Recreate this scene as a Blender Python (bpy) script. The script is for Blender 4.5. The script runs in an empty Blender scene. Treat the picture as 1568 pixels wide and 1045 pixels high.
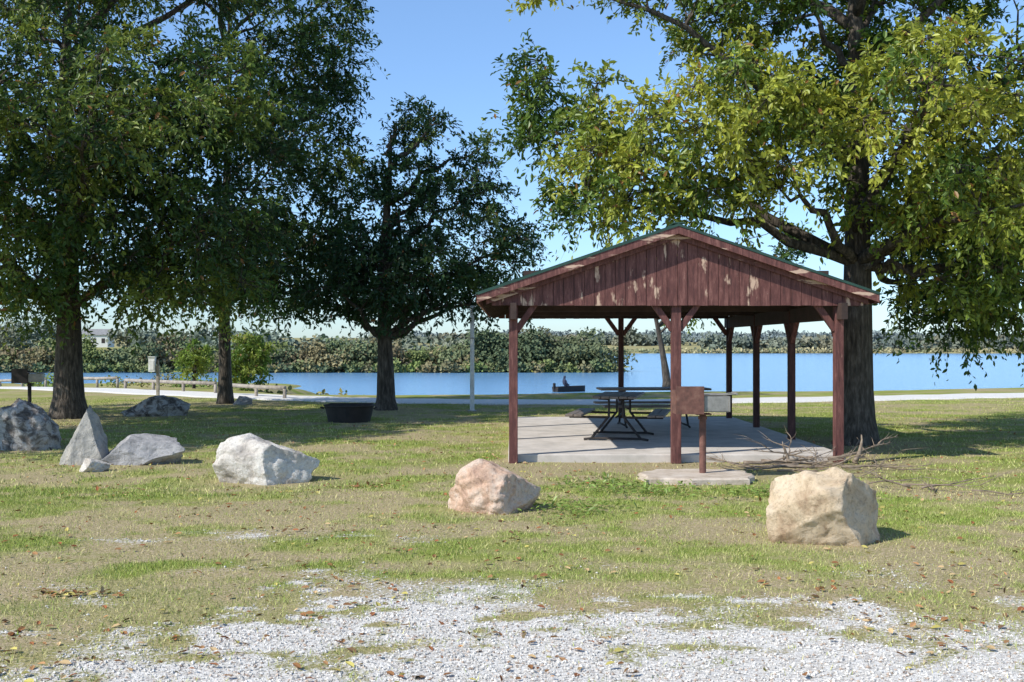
import bpy, math, random
import numpy as np
from mathutils import Vector, Matrix, noise as mnoise
random.seed(7); rng=np.random.default_rng(7)
scene=bpy.context.scene
CAMH=1.77; FPX=1600.0
def gx(px,d): return (px-784)*d/FPX           # metres to the side, measured from the photo at distance d
def gz(py,d): return CAMH+(527-py)*d/FPX

# ---------------------------------------------------------------- helpers
def link(o,parent=None):
    scene.collection.objects.link(o)
    if parent: o.parent=parent
    return o
def empty(name,loc=(0,0,0)):
    e=bpy.data.objects.new(name,None); e.location=loc; e.empty_display_size=.2
    return link(e)
def np_mesh(name,V,F,mat,col=None,smooth=False,parent=None,mats=None):
    V=np.asarray(V,dtype=np.float32); F=np.asarray(F,dtype=np.int32)
    me=bpy.data.meshes.new(name); n,k=F.shape
    me.vertices.add(len(V)); me.vertices.foreach_set("co",V.ravel())
    me.loops.add(n*k); me.loops.foreach_set("vertex_index",F.ravel())
    me.polygons.add(n); me.polygons.foreach_set("loop_start",np.arange(0,n*k,k,dtype=np.int32))
    me.update(calc_edges=True)
    if smooth: me.polygons.foreach_set("use_smooth",np.ones(n,dtype=bool))
    else: me.polygons.foreach_set("use_smooth",np.zeros(n,dtype=bool))
    if col is not None:
        a=me.attributes.new("lc",'FLOAT_COLOR','FACE')
        c=np.ones((n,4),dtype=np.float32); c[:,:3]=col; a.data.foreach_set("color",c.ravel())
    me.materials.append(mat)
    return link(bpy.data.objects.new(name,me),parent)
class MB:
    def __init__(s): s.v=[]; s.f=[]
    def add(s,vs,fs):
        b=len(s.v); s.v+= [tuple(p) for p in vs]; s.f+=[tuple(b+i for i in f) for f in fs]
    def box(s,c,size,rot=None):
        hx,hy,hz=[q/2 for q in size]; c=Vector(c)
        P=[Vector((x,y,z)) for z in(-hz,hz) for y in(-hy,hy) for x in(-hx,hx)]
        if rot is not None: P=[rot@p for p in P]
        s.add([c+p for p in P],[(0,2,3,1),(4,5,7,6),(0,1,5,4),(1,3,7,5),(3,2,6,7),(2,0,4,6)])
    def beam(s,p,q,w,h,up=(0,0,1)):
        p=Vector(p);q=Vector(q);d=(q-p); L=d.length; d.normalize()
        u=Vector(up); x=d.cross(u)
        if x.length<1e-3: x=d.cross(Vector((0,1,0)))
        x.normalize(); z=x.cross(d)
        R=Matrix((x,d,z)).transposed()
        s.box((p+q)/2,(w,L,h),R)
    def tube(s,pts,rad,n=6,cap=True,wob=0):
        pts=[Vector(p) for p in pts]; b=len(s.v); prev=None
        for i,p in enumerate(pts):
            d=(pts[min(i+1,len(pts)-1)]-pts[max(i-1,0)]).normalized()
            if prev is None:
                x=d.cross(Vector((0,1,0)) if abs(d.y)<.9 else Vector((1,0,0)))
            else: x=prev-d*prev.dot(d)
            x.normalize(); prev=x; y=d.cross(x)
            for j in range(n):
                a=2*math.pi*j/n; r=rad[i]*(1+wob*random.uniform(-1,1))
                s.v.append(tuple(p+x*(math.cos(a)*r)+y*(math.sin(a)*r)))
        for i in range(len(pts)-1):
            for j in range(n):
                k=(j+1)%n
                s.f.append((b+i*n+j,b+i*n+k,b+(i+1)*n+k,b+(i+1)*n+j))
        if cap:
            s.f.append(tuple(b+j for j in reversed(range(n))))
            s.f.append(tuple(b+(len(pts)-1)*n+j for j in range(n)))
    def obj(s,name,mat,parent=None,smooth=False,bevel=0):
        me=bpy.data.meshes.new(name); me.from_pydata(s.v,[],s.f); me.update()
        if smooth: me.polygons.foreach_set("use_smooth",[True]*len(me.polygons))
        me.materials.append(mat); o=link(bpy.data.objects.new(name,me),parent)
        if bevel:
            m=o.modifiers.new("bev",'BEVEL'); m.width=bevel; m.segments=2
        return o
_T=rng.random((256,256))
def vn(x,y):
    x=np.asarray(x,float);y=np.asarray(y,float)
    xi=np.floor(x).astype(int);yi=np.floor(y).astype(int);fx=x-xi;fy=y-yi
    fx=fx*fx*(3-2*fx);fy=fy*fy*(3-2*fy)
    a=_T[xi%256,yi%256];b=_T[(xi+1)%256,yi%256];c=_T[xi%256,(yi+1)%256];d=_T[(xi+1)%256,(yi+1)%256]
    return (a*(1-fx)+b*fx)*(1-fy)+(c*(1-fx)+d*fx)*fy
def fbm(x,y,o=4):
    s=0;a=.5;t=0
    for i in range(o): s=s+a*vn(x*2**i+17*i,y*2**i+31*i); t+=a; a*=.55
    return s/t
def sst(a,b,x):
    t=np.clip((x-a)/(b-a),0,1); return t*t*(3-2*t)
def nrm(a): return a/np.maximum(np.linalg.norm(a,axis=-1,keepdims=True),1e-6)

# ---------------------------------------------------------------- materials
def newmat(name):
    m=bpy.data.materials.new(name); m.use_nodes=True
    return m,m.node_tree.nodes,m.node_tree.links,m.node_tree.nodes["Principled BSDF"]
def ramp(N,cols):
    r=N.new("ShaderNodeValToRGB"); e=r.color_ramp.elements
    while len(e)<len(cols): e.new(0.5)
    for i,(p,c) in enumerate(cols): e[i].position=p; e[i].color=(*c,1)
    return r
def noisy(name,cols,scale=5,rough=.8,bump=.3,bscale=None,stretch=(1,1,1),metal=0,detail=6,dist=.02):
    m,N,L,P=newmat(name)
    mp=N.new("ShaderNodeMapping"); mp.inputs["Scale"].default_value=stretch
    g=N.new("ShaderNodeNewGeometry"); L.new(g.outputs["Position"],mp.inputs[0])
    n=N.new("ShaderNodeTexNoise"); n.inputs["Scale"].default_value=scale; n.inputs["Detail"].default_value=detail
    n.inputs["Roughness"].default_value=.65
    L.new(mp.outputs[0],n.inputs[0]); r=ramp(N,cols); L.new(n.outputs[0],r.inputs[0]); L.new(r.outputs[0],P.inputs["Base Color"])
    P.inputs["Roughness"].default_value=rough; P.inputs["Metallic"].default_value=metal
    if bump:
        n2=N.new("ShaderNodeTexNoise"); n2.inputs["Scale"].default_value=bscale or scale*4; n2.inputs["Detail"].default_value=4
        L.new(mp.outputs[0],n2.inputs[0]); b=N.new("ShaderNodeBump"); b.inputs["Strength"].default_value=bump; b.inputs["Distance"].default_value=dist
        L.new(n2.outputs[0],b.inputs["Height"]); L.new(b.outputs[0],P.inputs["Normal"])
    return m
def leafmat(name,trans=.3,gloss=0):
    m,N,L,P=newmat(name); N.remove(P); a=N.new("ShaderNodeAttribute"); a.attribute_name="lc"
    d=N.new("ShaderNodeBsdfDiffuse"); L.new(a.outputs["Color"],d.inputs[0]); out=d.outputs[0]
    if trans>0:
        t=N.new("ShaderNodeBsdfTranslucent"); hs=N.new("ShaderNodeHueSaturation"); hs.inputs["Value"].default_value=1.35; hs.inputs["Hue"].default_value=.49
        L.new(a.outputs["Color"],hs.inputs["Color"]); L.new(hs.outputs[0],t.inputs[0])
        mx=N.new("ShaderNodeMixShader"); mx.inputs[0].default_value=trans
        L.new(out,mx.inputs[1]); L.new(t.outputs[0],mx.inputs[2]); out=mx.outputs[0]
    if gloss>0:
        gl=N.new("ShaderNodeBsdfGlossy"); gl.inputs["Roughness"].default_value=.45; gl.inputs[0].default_value=(.9,.95,.85,1)
        mx=N.new("ShaderNodeMixShader"); mx.inputs[0].default_value=gloss
        L.new(out,mx.inputs[1]); L.new(gl.outputs[0],mx.inputs[2]); out=mx.outputs[0]
    L.new(out,N["Material Output"].inputs[0])
    return m
LEAF=leafmat("leaf_foliage",.30,.035); BLADE=leafmat("grass_blade",0); FARLEAF=leafmat("far_foliage",0); DRY=leafmat("dry_leaf",0)
BARK=noisy("bark",[(.3,(.022,.017,.013)),(.5,(.075,.06,.046)),(.7,(.18,.15,.12))],6,.95,.9,9,(3,3,.6),dist=.05)
CONC=noisy("concrete",[(.3,(.44,.40,.35)),(.6,(.64,.58,.52)),(.8,(.72,.67,.61))],2.5,.9,.25,60,dist=.004)
GREENMETAL=noisy("green_metal_roof",[(.3,(.012,.040,.027)),(.7,(.03,.08,.055))],3,.45,0)
RUST=noisy("rusty_steel",[(.3,(.08,.04,.033)),(.55,(.18,.08,.06)),(.75,(.27,.15,.11))],9,.8,.3,60,dist=.004)
DARKSTEEL=noisy("dark_steel",[(.3,(.013,.012,.012)),(.7,(.04,.03,.026))],6,.75,.2,40,dist=.004)
GREYSTEEL=noisy("grey_steel",[(.3,(.2,.19,.17)),(.7,(.40,.38,.35))],8,.55,.1,40,dist=.003,metal=.3)
TABLEWOOD=noisy("table_planks",[(.3,(.08,.06,.05)),(.7,(.24,.19,.15))],6,.55,.3,30,(.5,6,6),dist=.004)
GREYWOOD=noisy("weathered_wood",[(.3,(.2,.17,.14)),(.7,(.46,.41,.35))],5,.85,.4,30,dist=.01)
STICK=noisy("dead_wood",[(.3,(.12,.085,.06)),(.7,(.34,.27,.2))],12,.9,.4,50,dist=.006)
WHITE=noisy("white_paint",[(.3,(.6,.6,.58)),(.7,(.78,.78,.76))],6,.6,0)
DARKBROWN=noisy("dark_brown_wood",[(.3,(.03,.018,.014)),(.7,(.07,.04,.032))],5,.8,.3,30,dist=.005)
def paint(name,thr,k=1.0,st=(5,5,1.6)):
    m,N,L,P=newmat(name)
    g=N.new("ShaderNodeNewGeometry"); mp=N.new("ShaderNodeMapping"); mp.inputs["Scale"].default_value=st
    L.new(g.outputs["Position"],mp.inputs[0])
    n=N.new("ShaderNodeTexNoise"); n.inputs["Scale"].default_value=1.0; n.inputs["Detail"].default_value=5; n.inputs["Roughness"].default_value=.6
    L.new(mp.outputs[0],n.inputs[0]); r=ramp(N,[(thr,(0,0,0)),(thr+.05,(1,1,1))]); L.new(n.outputs[0],r.inputs[0])
    mp2=N.new("ShaderNodeMapping"); mp2.inputs["Scale"].default_value=(14,14,2); L.new(g.outputs["Position"],mp2.inputs[0])
    n2=N.new("ShaderNodeTexNoise"); n2.inputs["Scale"].default_value=1.5; n2.inputs["Detail"].default_value=8; n2.inputs["Roughness"].default_value=.8; L.new(mp2.outputs[0],n2.inputs[0])
    r2=ramp(N,[(.32,(.050*k,.019*k,.017*k)),(.5,(.13*k,.045*k,.038*k)),(.66,(.25*k,.11*k,.09*k)),(.78,(.38*k,.24*k,.20*k))]); L.new(n2.outputs[0],r2.inputs[0])
    mx=N.new("ShaderNodeMix"); mx.data_type='RGBA'; mx.inputs["B"].default_value=(.58,.40,.29,1)
    L.new(r.outputs[0],mx.inputs["Factor"]); L.new(r2.outputs[0],mx.inputs["A"]); L.new(mx.outputs["Result"],P.inputs["Base Color"])
    P.inputs["Roughness"].default_value=.75
    b=N.new("ShaderNodeBump"); b.inputs["Strength"].default_value=.4; b.inputs["Distance"].default_value=.008; L.new(n2.outputs[0],b.inputs["Height"]); L.new(b.outputs[0],P.inputs["Normal"])
    return m
PAINT=paint("red_brown_paint",.70,.95); PEEL=paint("peeling_red_brown_paint",.585,1.0)

# ---------------------------------------------------------------- terrain
def gravel_mask(x,y):
    ye=7.35-.24*np.maximum(0,x-.4)
    s=np.minimum(ye-y,(x+2.2-.4*(y-6))*.8)
    n=fbm(x*1.3+3,y*2.2+5,5)-.5; n2=fbm(x*5+3,y*8+5,4)-.5
    g=sst(-.40,1.35,s+n*3.4+n2*2.8)
    core=np.exp(-(((x+.9)/1.3)**2+((y-6.75)/.55)**2)**1.5)*.5
    st=np.exp(-((y-9.5-.12*np.sin(x*2))/.3)**2)*sst(-4.4,-3.2,x)*(1-sst(-1.2,0,x))*sst(.4,.75,fbm(x*2.1+40,y*5+9,4))
    side=.45*sst(.45,.7,fbm(x*1.7+70,y*2.5,5))*(1-sst(7.4,9,y))
    return np.clip(np.maximum(np.maximum(g*.92+core*(g>.1),st*.6),side),0,1)
ROCKSPOTS=[(-10.6,25,2.2),(6.1,18.5,1.6),(-8.6,31,1.5),(-3.4,28,1.5)]
def dirt_mask(x,y):
    n=fbm(x*.55+11,y*.9+4,5); n2=fbm(x*2+31,y*3+14,5)
    d=sst(.42,.62,n*.5+n2*.5)*.9
    for (cx,cy,r) in ROCKSPOTS:
        d=np.maximum(d,.9*np.exp(-(((x-cx)**2+(y-cy)**2)/(r*r))**1.5))
    d=np.maximum(d,.95*np.exp(-((y-15.0)/.6)**2)*sst(-.8,.2,x)*(1-sst(5.2,6.4,x)))
    d=np.maximum(d,.8*np.exp(-(((x-2.9)**2)/3.5+((y-14)**2)/.8)))
    d=np.maximum(d,.6*sst(-.6,1.2,9.0-y+(n2-.5)*6)*sst(4.0,3.0,8-y))
    return np.clip(d,0,1)
ROCKS=[ # px x, py base, w, h, dep, seed, kind
 ("boulder",1275,838,1.05,.68,.86,3,"tan"),("boulder",756,788,1.0,.55,.78,11,"pink"),
 ("boulder",394,742,1.42,.61,.85,5,"white"),("boulder",212,712,1.3,.42,.7,8,"grey"),
 ("boulder",120,712,.82,.86,.6,21,"peak"),("boulder",22,690,1.25,.86,.9,31,"darkgrey"),
 ("boulder",232,638,1.6,.5,.9,41,"darkgrey"),("boulder",136,724,.42,.19,.35,51,"white"),("boulder",370,620,.55,.25,.4,61,"grey")]
for r in ROCKS:
    d=FPX*CAMH/(r[2]-527); ROCKSPOTS.append((gx(r[1],d)+.1,d+r[5]*.35,r[3]*.75))
def land_z(x,y):
    yn=36.8+.25*np.maximum(0,x)+.6*np.sin(x*.35)
    near=sst(0,7,y-yn)
    left=sst(0,5,(x+.225*y+1.2*np.sin(y*.2)))
    left=np.maximum(left,sst(84,90,y+2*np.sin(x*.3))*sst(-78,-68,x))
    lake=near*left
    pen=sst(121,126,y+1.5*np.sin(x*.3))*(1-sst(14,22,x+2*np.sin(y*.15)))
    lake=lake*(1-pen)
    far=sst(368,376,y+4*np.sin(x*.05))
    lake=lake*(1-far)
    z=-3.4*lake
    z=z-1.35*pen*(1-far)*left
    z=z-1.35*(1-left)*sst(40,70,y)*(1-far)
    z=z+(1-sst(-60,-10,x))*np.clip(y-150,0,70)*.03
    z=z+far*(-1.2+np.clip(y-374,0,110)*.034)
    z=z+.03*(fbm(x*.5,y*.5,3)-.5)*(1-sst(26,30,y))
    return z
xs=np.concatenate([-np.geomspace(700,6.6,110),np.arange(-6.5,6.5,.06),np.geomspace(6.6,700,90)])
ys=np.concatenate([np.linspace(-60,3.5,20),np.arange(4,13,.06),np.arange(13,30,.25),np.arange(30,60,.5),np.geomspace(60,1500,110)])
X,Y=np.meshgrid(xs,ys); Z=land_z(X,Y)
nx,ny=len(xs),len(ys)
V=np.stack([X,Y,Z],-1).reshape(-1,3); I=np.arange(nx*ny).reshape(ny,nx)
F=np.stack([I[:-1,:-1],I[:-1,1:],I[1:,1:],I[1:,:-1]],-1).reshape(-1,4)
m,N,L,P=newmat("ground_grass_gravel"); N.remove(P)
P=N.new("ShaderNodeBsdfDiffuse"); L.new(P.outputs[0],N["Material Output"].inputs[0])
g=N.new("ShaderNodeNewGeometry"); pos=g.outputs["Position"]
def tex(kind,scale,detail=6,rough=.6):
    n=N.new(kind); n.inputs["Scale"].default_value=scale
    if kind=="ShaderNodeTexNoise": n.inputs["Detail"].default_value=detail; n.inputs["Roughness"].default_value=rough
    L.new(pos,n.inputs["Vector"]); return n
def mix(f,a,b):
    mx=N.new("ShaderNodeMix"); mx.data_type='RGBA'
    for s,v in(("Factor",f),("A",a),("B",b)):
        if isinstance(v,tuple): mx.inputs[s].default_value=(*v,1)
        else: L.new(v,mx.inputs[s])
    return mx.outputs["Result"]
gA=N.new("ShaderNodeAttribute"); gA.attribute_name="gravel"; dA=N.new("ShaderNodeAttribute"); dA.attribute_name="dirt"
fine=tex("ShaderNodeTexNoise",34,4,.8); med=tex("ShaderNodeTexNoise",1.1,6,.65)
r1=ramp(N,[(.3,(.12,.16,.032)),(.5,(.25,.29,.07)),(.62,(.37,.38,.13)),(.75,(.54,.46,.26))]); L.new(fine.outputs[0],r1.inputs[0])
r2=ramp(N,[(.35,(.20,.27,.055)),(.52,(.32,.34,.10)),(.66,(.47,.41,.20))]); L.new(med.outputs[0],r2.inputs[0])
grass=mix(med.outputs[0],r1.outputs[0],r2.outputs[0])
r3=ramp(N,[(.3,(.27,.185,.115)),(.5,(.47,.35,.245)),(.7,(.64,.52,.39))]); L.new(fine.outputs[0],r3.inputs[0])
mth=N.new("ShaderNodeMath"); mth.operation='MULTIPLY'; L.new(dA.outputs["Fac"],mth.inputs[0]); 
rr=ramp(N,[(.35,(.45,.45,.45)),(.6,(1,1,1))]); L.new(fine.outputs[0],rr.inputs[0]); L.new(rr.outputs[0],mth.inputs[1])
c1=mix(mth.outputs[0],grass,r3.outputs[0])
vo=tex("ShaderNodeTexVoronoi",50); rv=ramp(N,[(0,(.50,.46,.42)),(.4,(.72,.69,.64)),(1,(.86,.83,.78))])
sepc=N.new("ShaderNodeSeparateColor"); L.new(vo.outputs["Color"],sepc.inputs[0]); L.new(sepc.outputs[0],rv.inputs[0])
ad=N.new("ShaderNodeMath"); ad.operation='ADD'; L.new(gA.outputs["Fac"],ad.inputs[0])
sb=N.new("ShaderNodeMath"); sb.operation='MULTIPLY_ADD'; L.new(fine.outputs[0],sb.inputs[0]); sb.inputs[1].default_value=2.0; sb.inputs[2].default_value=-1.0; L.new(sb.outputs[0],ad.inputs[1])
ms=N.new("ShaderNodeMath"); ms.operation='MULTIPLY'; rg=ramp(N,[(.30,(0,0,0)),(.66,(1,1,1))]); L.new(ad.outputs[0],rg.inputs[0])
gz0=N.new("ShaderNodeMath"); gz0.operation='GREATER_THAN'; gz0.inputs[1].default_value=.02; L.new(gA.outputs["Fac"],gz0.inputs[0])
L.new(rg.outputs[0],ms.inputs[0]); L.new(gz0.outputs[0],ms.inputs[1])
c2=mix(ms.outputs[0],c1,rv.outputs[0])
sx=N.new("ShaderNodeSeparateXYZ"); L.new(pos,sx.inputs[0])
mr=N.new("ShaderNodeMapRange"); mr.inputs[1].default_value=300; mr.inputs[2].default_value=360; L.new(sx.outputs[1],mr.inputs[0])
c3=mix(mr.outputs[0],c2,(.34,.31,.16))
L.new(c3,P.inputs["Color"])
bp=N.new("ShaderNodeBump"); bp.inputs["Strength"].default_value=.7; bp.inputs["Distance"].default_value=.03
L.new(fine.outputs[0],bp.inputs["Height"]); L.new(bp.outputs[0],P.inputs["Normal"])
gr=np_mesh("ground",V,F,m,smooth=True)
for nm,fn in(("gravel",gravel_mask),("dirt",dirt_mask)):
    a=gr.data.attributes.new(nm,'FLOAT','POINT'); vals=fn(V[:,0],V[:,1])
    if nm=="gravel": vals=vals*(V[:,1]<14)
    a.data.foreach_set("value",vals.astype(np.float32))
# water
m,N,L,P=newmat("lake_water")
P.inputs["Base Color"].default_value=(.15,.33,.56,1); P.inputs["Roughness"].default_value=.18; P.inputs["IOR"].default_value=1.33
g=N.new("ShaderNodeNewGeometry"); mp=N.new("ShaderNodeMapping"); mp.inputs["Scale"].default_value=(.5,1.6,1); L.new(g.outputs["Position"],mp.inputs[0])
n=N.new("ShaderNodeTexNoise"); n.inputs["Scale"].default_value=1.3; n.inputs["Detail"].default_value=6; L.new(mp.outputs[0],n.inputs[0])
b=N.new("ShaderNodeBump"); b.inputs["Strength"].default_value=.5; b.inputs["Distance"].default_value=.2; L.new(n.outputs[0],b.inputs["Height"]); L.new(b.outputs[0],P.inputs["Normal"])
np_mesh("lake_water",[(-90,34,-1.6),(700,34,-1.6),(700,420,-1.6),(-90,420,-1.6)],[(0,1,2,3)],m)
# gravel road
def catmull(pts,n=10):
    out=[];P_=[pts[0]]+pts+[pts[-1]]
    for i in range(1,len(P_)-2):
        for t in np.linspace(0,1,n,endpoint=False):
            a,b_,c,d=[np.array(P_[i+k],float) for k in(-1,0,1,2)]
            out.append(.5*((2*b_)+(-a+c)*t+(2*a-5*b_+4*c-d)*t*t+(-a+3*b_-3*c+d)*t**3))
    out.append(np.array(pts[-1],float)); return out
rp=catmull([(-60,62),(-34,50),(-19,42),(-9,35.2),(-3.5,32.3),(4,31.8),(12,34),(20,36.8),(45,44.5),(120,64)])
vs=[];fs=[]
for i,p in enumerate(rp):
    t=rp[min(i+1,len(rp)-1)]-rp[max(i-1,0)]; t/=np.linalg.norm(t); nn=np.array((-t[1],t[0]))
    for k in(-1.3,-1.0,1.0,1.3):
        q=p+nn*(k+.15*math.sin(i*1.7+k)); zz=float(land_z(q[0],q[1])); vs.append((q[0],q[1],zz+(.035 if abs(k)<1.2 else -.03)))
for i in range(len(rp)-1):
    for k in range(3): a=i*4+k; fs.append((a,a+4,a+5,a+1))
ROAD=noisy("road_gravel",[(.3,(.6,.57,.52)),(.7,(.82,.79,.74))],14,.95,0)
mb=MB(); mb.add(vs,fs); mb.obj("gravel_road",ROAD)

# ---------------------------------------------------------------- leaves
def leaves_geo(P,T,Nn,S,C,width=.55):
    T=nrm(T); B=nrm(np.cross(Nn,T)); Nn=np.cross(T,B); s=S[:,None]; w=width
    v=np.stack([P, P+T*s*.32+B*s*w*.42+Nn*s*.05, P+T*s*.68+B*s*w*.40+Nn*s*.02, P+T*s-Nn*s*.12,
                P+T*s*.68-B*s*w*.40+Nn*s*.02, P+T*s*.32-B*s*w*.42+Nn*s*.05],1).reshape(-1,3)
    b=np.arange(len(P))[:,None]*6
    F=np.stack([b+np.array([0,3,2,1]),b+np.array([0,5,4,3])],1).reshape(-1,4)
    return v,F,np.repeat(C,2,axis=0)
def rsph(n): return nrm(rng.normal(size=(n,3)))
def tree(name,base,tr,fork,top,ells,leaf=.16,pal=None,twigs=14,lpt=13,crad=.7,mind=.5,limbs=9,avoid=None,lean=(0,0),lw=.5,dens=1.0):
    e=empty(name,(base[0],base[1],0)); bx,by=base
    C=[];
    for (cx,cy,cz,rx,ry,rz,n,yel) in ells:
        n=max(3,int(n*dens)); d=rsph(n); r=rng.random(n)**(1/2.4); p=np.array([cx,cy,cz])+d*r[:,None]*np.array([rx,ry,rz])
        for q in p:
            if avoid is not None and avoid(q): continue
            C.append((*q,yel))
    C=np.array(C); keep=[]
    for i in range(len(C)):
        if not keep or (((C[i,:3]-C[keep][:,:3])**2).sum(1)>mind*mind).all(): keep.append(i)
    C=C[keep]; yel=C[:,3]; C=C[:,:3]; n=len(C)
    cen=C.mean(0); out=nrm((C-np.array([bx*.5+cen[0]*.5,by*.5+cen[1]*.5,cen[2]-.8])))
    mb=MB(); 
    tp=[];rad=[]; H=top
    for i in range(12):
        t=i/11; z=t*H; wob=.12*math.sin(t*5+bx); tp.append((bx+lean[0]*t+wob*t,by+lean[1]*t+wob*t,z-.15 if i==0 else z)); 
        rad.append(tr*((1+.55*math.exp(-z/.35)) * (1-.86*t**1.1)))
    ft=[Vector(p) for p in tp]
    ft.insert(1,ft[0].lerp(ft[1],.25)); rad.insert(1,tr*1.32); ft.insert(2,ft[0].lerp(ft[2],.55)); rad.insert(2,tr*1.08); 
    mb.tube(ft,rad,16,wob=.05)
    nodes=[];nrad=[]
    for p,r in zip(ft,rad):
        if p.z>fork: nodes.append(p); nrad.append(r)
    idx=[int(np.argmax(C[:,2]))]
    dm=((C-C[idx[0]])**2).sum(1)
    while len(idx)<min(limbs*2,n):
        k=int(np.argmax(dm)); idx.append(k); dm=np.minimum(dm,((C-C[k])**2).sum(1))
    for k in idx:
        c=Vector(C[k]); hd=math.hypot(c.x-bx,c.y-by); za=min(max(fork,c.z-.55*hd-.3),H*.92); t=za/H
        a=Vector((bx+lean[0]*t,by+lean[1]*t,za)); mid=a.lerp(c,.5)+Vector((0,0,.12*hd))
        pts=[];rr_=[]; r0=min(tr*.36,.04+.014*(c-a).length+tr*.1)
        for i in range(9):
            s=i/8; q=a*(1-s)**2+mid*2*s*(1-s)+c*s*s
            q+=Vector((random.uniform(-1,1),random.uniform(-1,1),random.uniform(-1,1)))*.13*(1 if 0<i<8 else 0)
            pts.append(q); rr_.append(r0*(1-.85*s)); nodes.append(q); nrad.append(rr_[-1])
        mb.tube(pts,rr_,7)
    NA=np.array([tuple(p) for p in nodes])
    for i in range(n):
        dd=((NA-C[i])**2).sum(1)+(NA[:,2]>C[i][2]+.3)*2.0; k=int(np.argmin(dd))
        a=Vector(NA[k]); c=Vector(C[i]); L_=(c-a).length
        if L_<.15: continue
        pts=[a.lerp(c,s)+Vector((random.uniform(-1,1),random.uniform(-1,1),.4))*.07*L_*math.sin(s*3.14) for s in(0,.33,.66,1)]
        r0=min(nrad[k]*.7,.012+.012*L_)
        mb.tube(pts,[r0,r0*.75,r0*.5,.007],5,cap=False)
    inv=Matrix.Translation((-bx,-by,0))
    mb.obj("trunk_and_limbs",BARK,e,smooth=True).matrix_parent_inverse=inv
    m_=twigs; tC=np.repeat(C,m_,0); tO=np.repeat(out,m_,0); M=len(tC)
    td=nrm(tO*.5+rsph(M)*np.array([1,1,.75])+np.array([0,0,.05])); cr=np.repeat(.7+.6*rng.random(n),m_); tl=crad*cr*(.55+.6*rng.random(M))
    droop=(.2+.35*rng.random(M))
    def tp_(t,i=slice(None)): 
        q=tC[i]+td[i]*(tl[i]*t)[:,None]; q=q.copy(); q[:,2]-=droop[i]*tl[i]*t*t; return q
    A=tp_(np.zeros(M)); B_=tp_(np.full(M,.5)); D_=tp_(np.ones(M))
    tv=[]; sv=nrm(np.cross(td,rsph(M)))
    for Q,w in((A,.007),(B_,.005),(D_,.002)): tv+= [Q-sv*w,Q+sv*w]
    TV=np.stack(tv,1).reshape(-1,3); b=np.arange(M)[:,None]*6
    TF=np.stack([b+np.array([0,1,3,2]),b+np.array([2,3,5,4])],1).reshape(-1,4)
    np_mesh("twigs",TV,TF,BARK,parent=e).matrix_parent_inverse=inv
    k_=lpt; ti=np.repeat(np.arange(M),k_); nL=len(ti); t=.25+.8*rng.random(nL)
    Pp=tp_(t,ti)+rng.normal(size=(nL,3))*.03
    Td=td[ti]*.6+rsph(nL)*.8+np.array([0,0,-.3]); Nn=np.array([0,0,.6])+rsph(nL)*.7+tO[ti]*.45
    S=leaf*(.55+.75*rng.random(nL))
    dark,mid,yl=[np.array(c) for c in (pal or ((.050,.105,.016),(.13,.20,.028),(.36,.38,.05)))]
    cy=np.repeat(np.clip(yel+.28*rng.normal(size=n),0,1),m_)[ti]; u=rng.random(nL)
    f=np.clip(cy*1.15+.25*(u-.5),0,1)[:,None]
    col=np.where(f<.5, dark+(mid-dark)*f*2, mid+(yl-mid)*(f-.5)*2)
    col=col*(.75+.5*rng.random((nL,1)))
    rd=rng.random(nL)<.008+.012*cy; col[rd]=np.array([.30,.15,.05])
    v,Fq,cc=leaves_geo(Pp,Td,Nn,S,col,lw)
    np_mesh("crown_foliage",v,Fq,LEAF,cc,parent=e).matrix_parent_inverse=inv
    print(name,n,nL)
    return e
def E(px,py,d,rx,rz,ry,n,yel): k=d/FPX; return (gx(px,d),d,gz(py,d),rx*k,ry,rz*k,n,yel)
tree("oak_tree",(gx(1311,18.5),18.5),.30,3.2,10.5,[  # yellower leaf colour imitates sunlit masses, dark green the shaded ones
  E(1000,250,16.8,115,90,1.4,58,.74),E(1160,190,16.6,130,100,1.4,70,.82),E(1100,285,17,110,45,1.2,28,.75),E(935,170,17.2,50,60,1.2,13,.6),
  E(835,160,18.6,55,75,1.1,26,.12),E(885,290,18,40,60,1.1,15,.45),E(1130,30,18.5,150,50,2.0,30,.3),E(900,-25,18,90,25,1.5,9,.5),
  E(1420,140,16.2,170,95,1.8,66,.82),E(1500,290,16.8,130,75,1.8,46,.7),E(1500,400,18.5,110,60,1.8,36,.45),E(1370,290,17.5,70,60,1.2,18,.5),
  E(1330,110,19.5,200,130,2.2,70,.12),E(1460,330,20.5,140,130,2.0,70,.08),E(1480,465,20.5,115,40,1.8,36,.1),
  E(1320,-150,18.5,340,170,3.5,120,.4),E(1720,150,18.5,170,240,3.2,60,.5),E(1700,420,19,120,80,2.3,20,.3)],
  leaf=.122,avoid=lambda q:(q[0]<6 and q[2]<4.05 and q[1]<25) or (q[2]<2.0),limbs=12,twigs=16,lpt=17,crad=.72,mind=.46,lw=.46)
P2=((.028,.066,.017),(.07,.135,.024),(.22,.27,.045))
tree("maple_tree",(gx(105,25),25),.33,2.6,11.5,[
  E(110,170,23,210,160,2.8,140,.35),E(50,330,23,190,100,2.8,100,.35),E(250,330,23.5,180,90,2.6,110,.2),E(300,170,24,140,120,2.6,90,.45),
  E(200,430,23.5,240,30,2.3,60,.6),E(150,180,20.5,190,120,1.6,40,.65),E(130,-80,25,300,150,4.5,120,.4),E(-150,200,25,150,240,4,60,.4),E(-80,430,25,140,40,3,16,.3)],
  leaf=.14,pal=P2,crad=.92,mind=.56,avoid=lambda q:q[2]<2.8,limbs=11,twigs=16,lpt=16,lw=.46)
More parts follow.
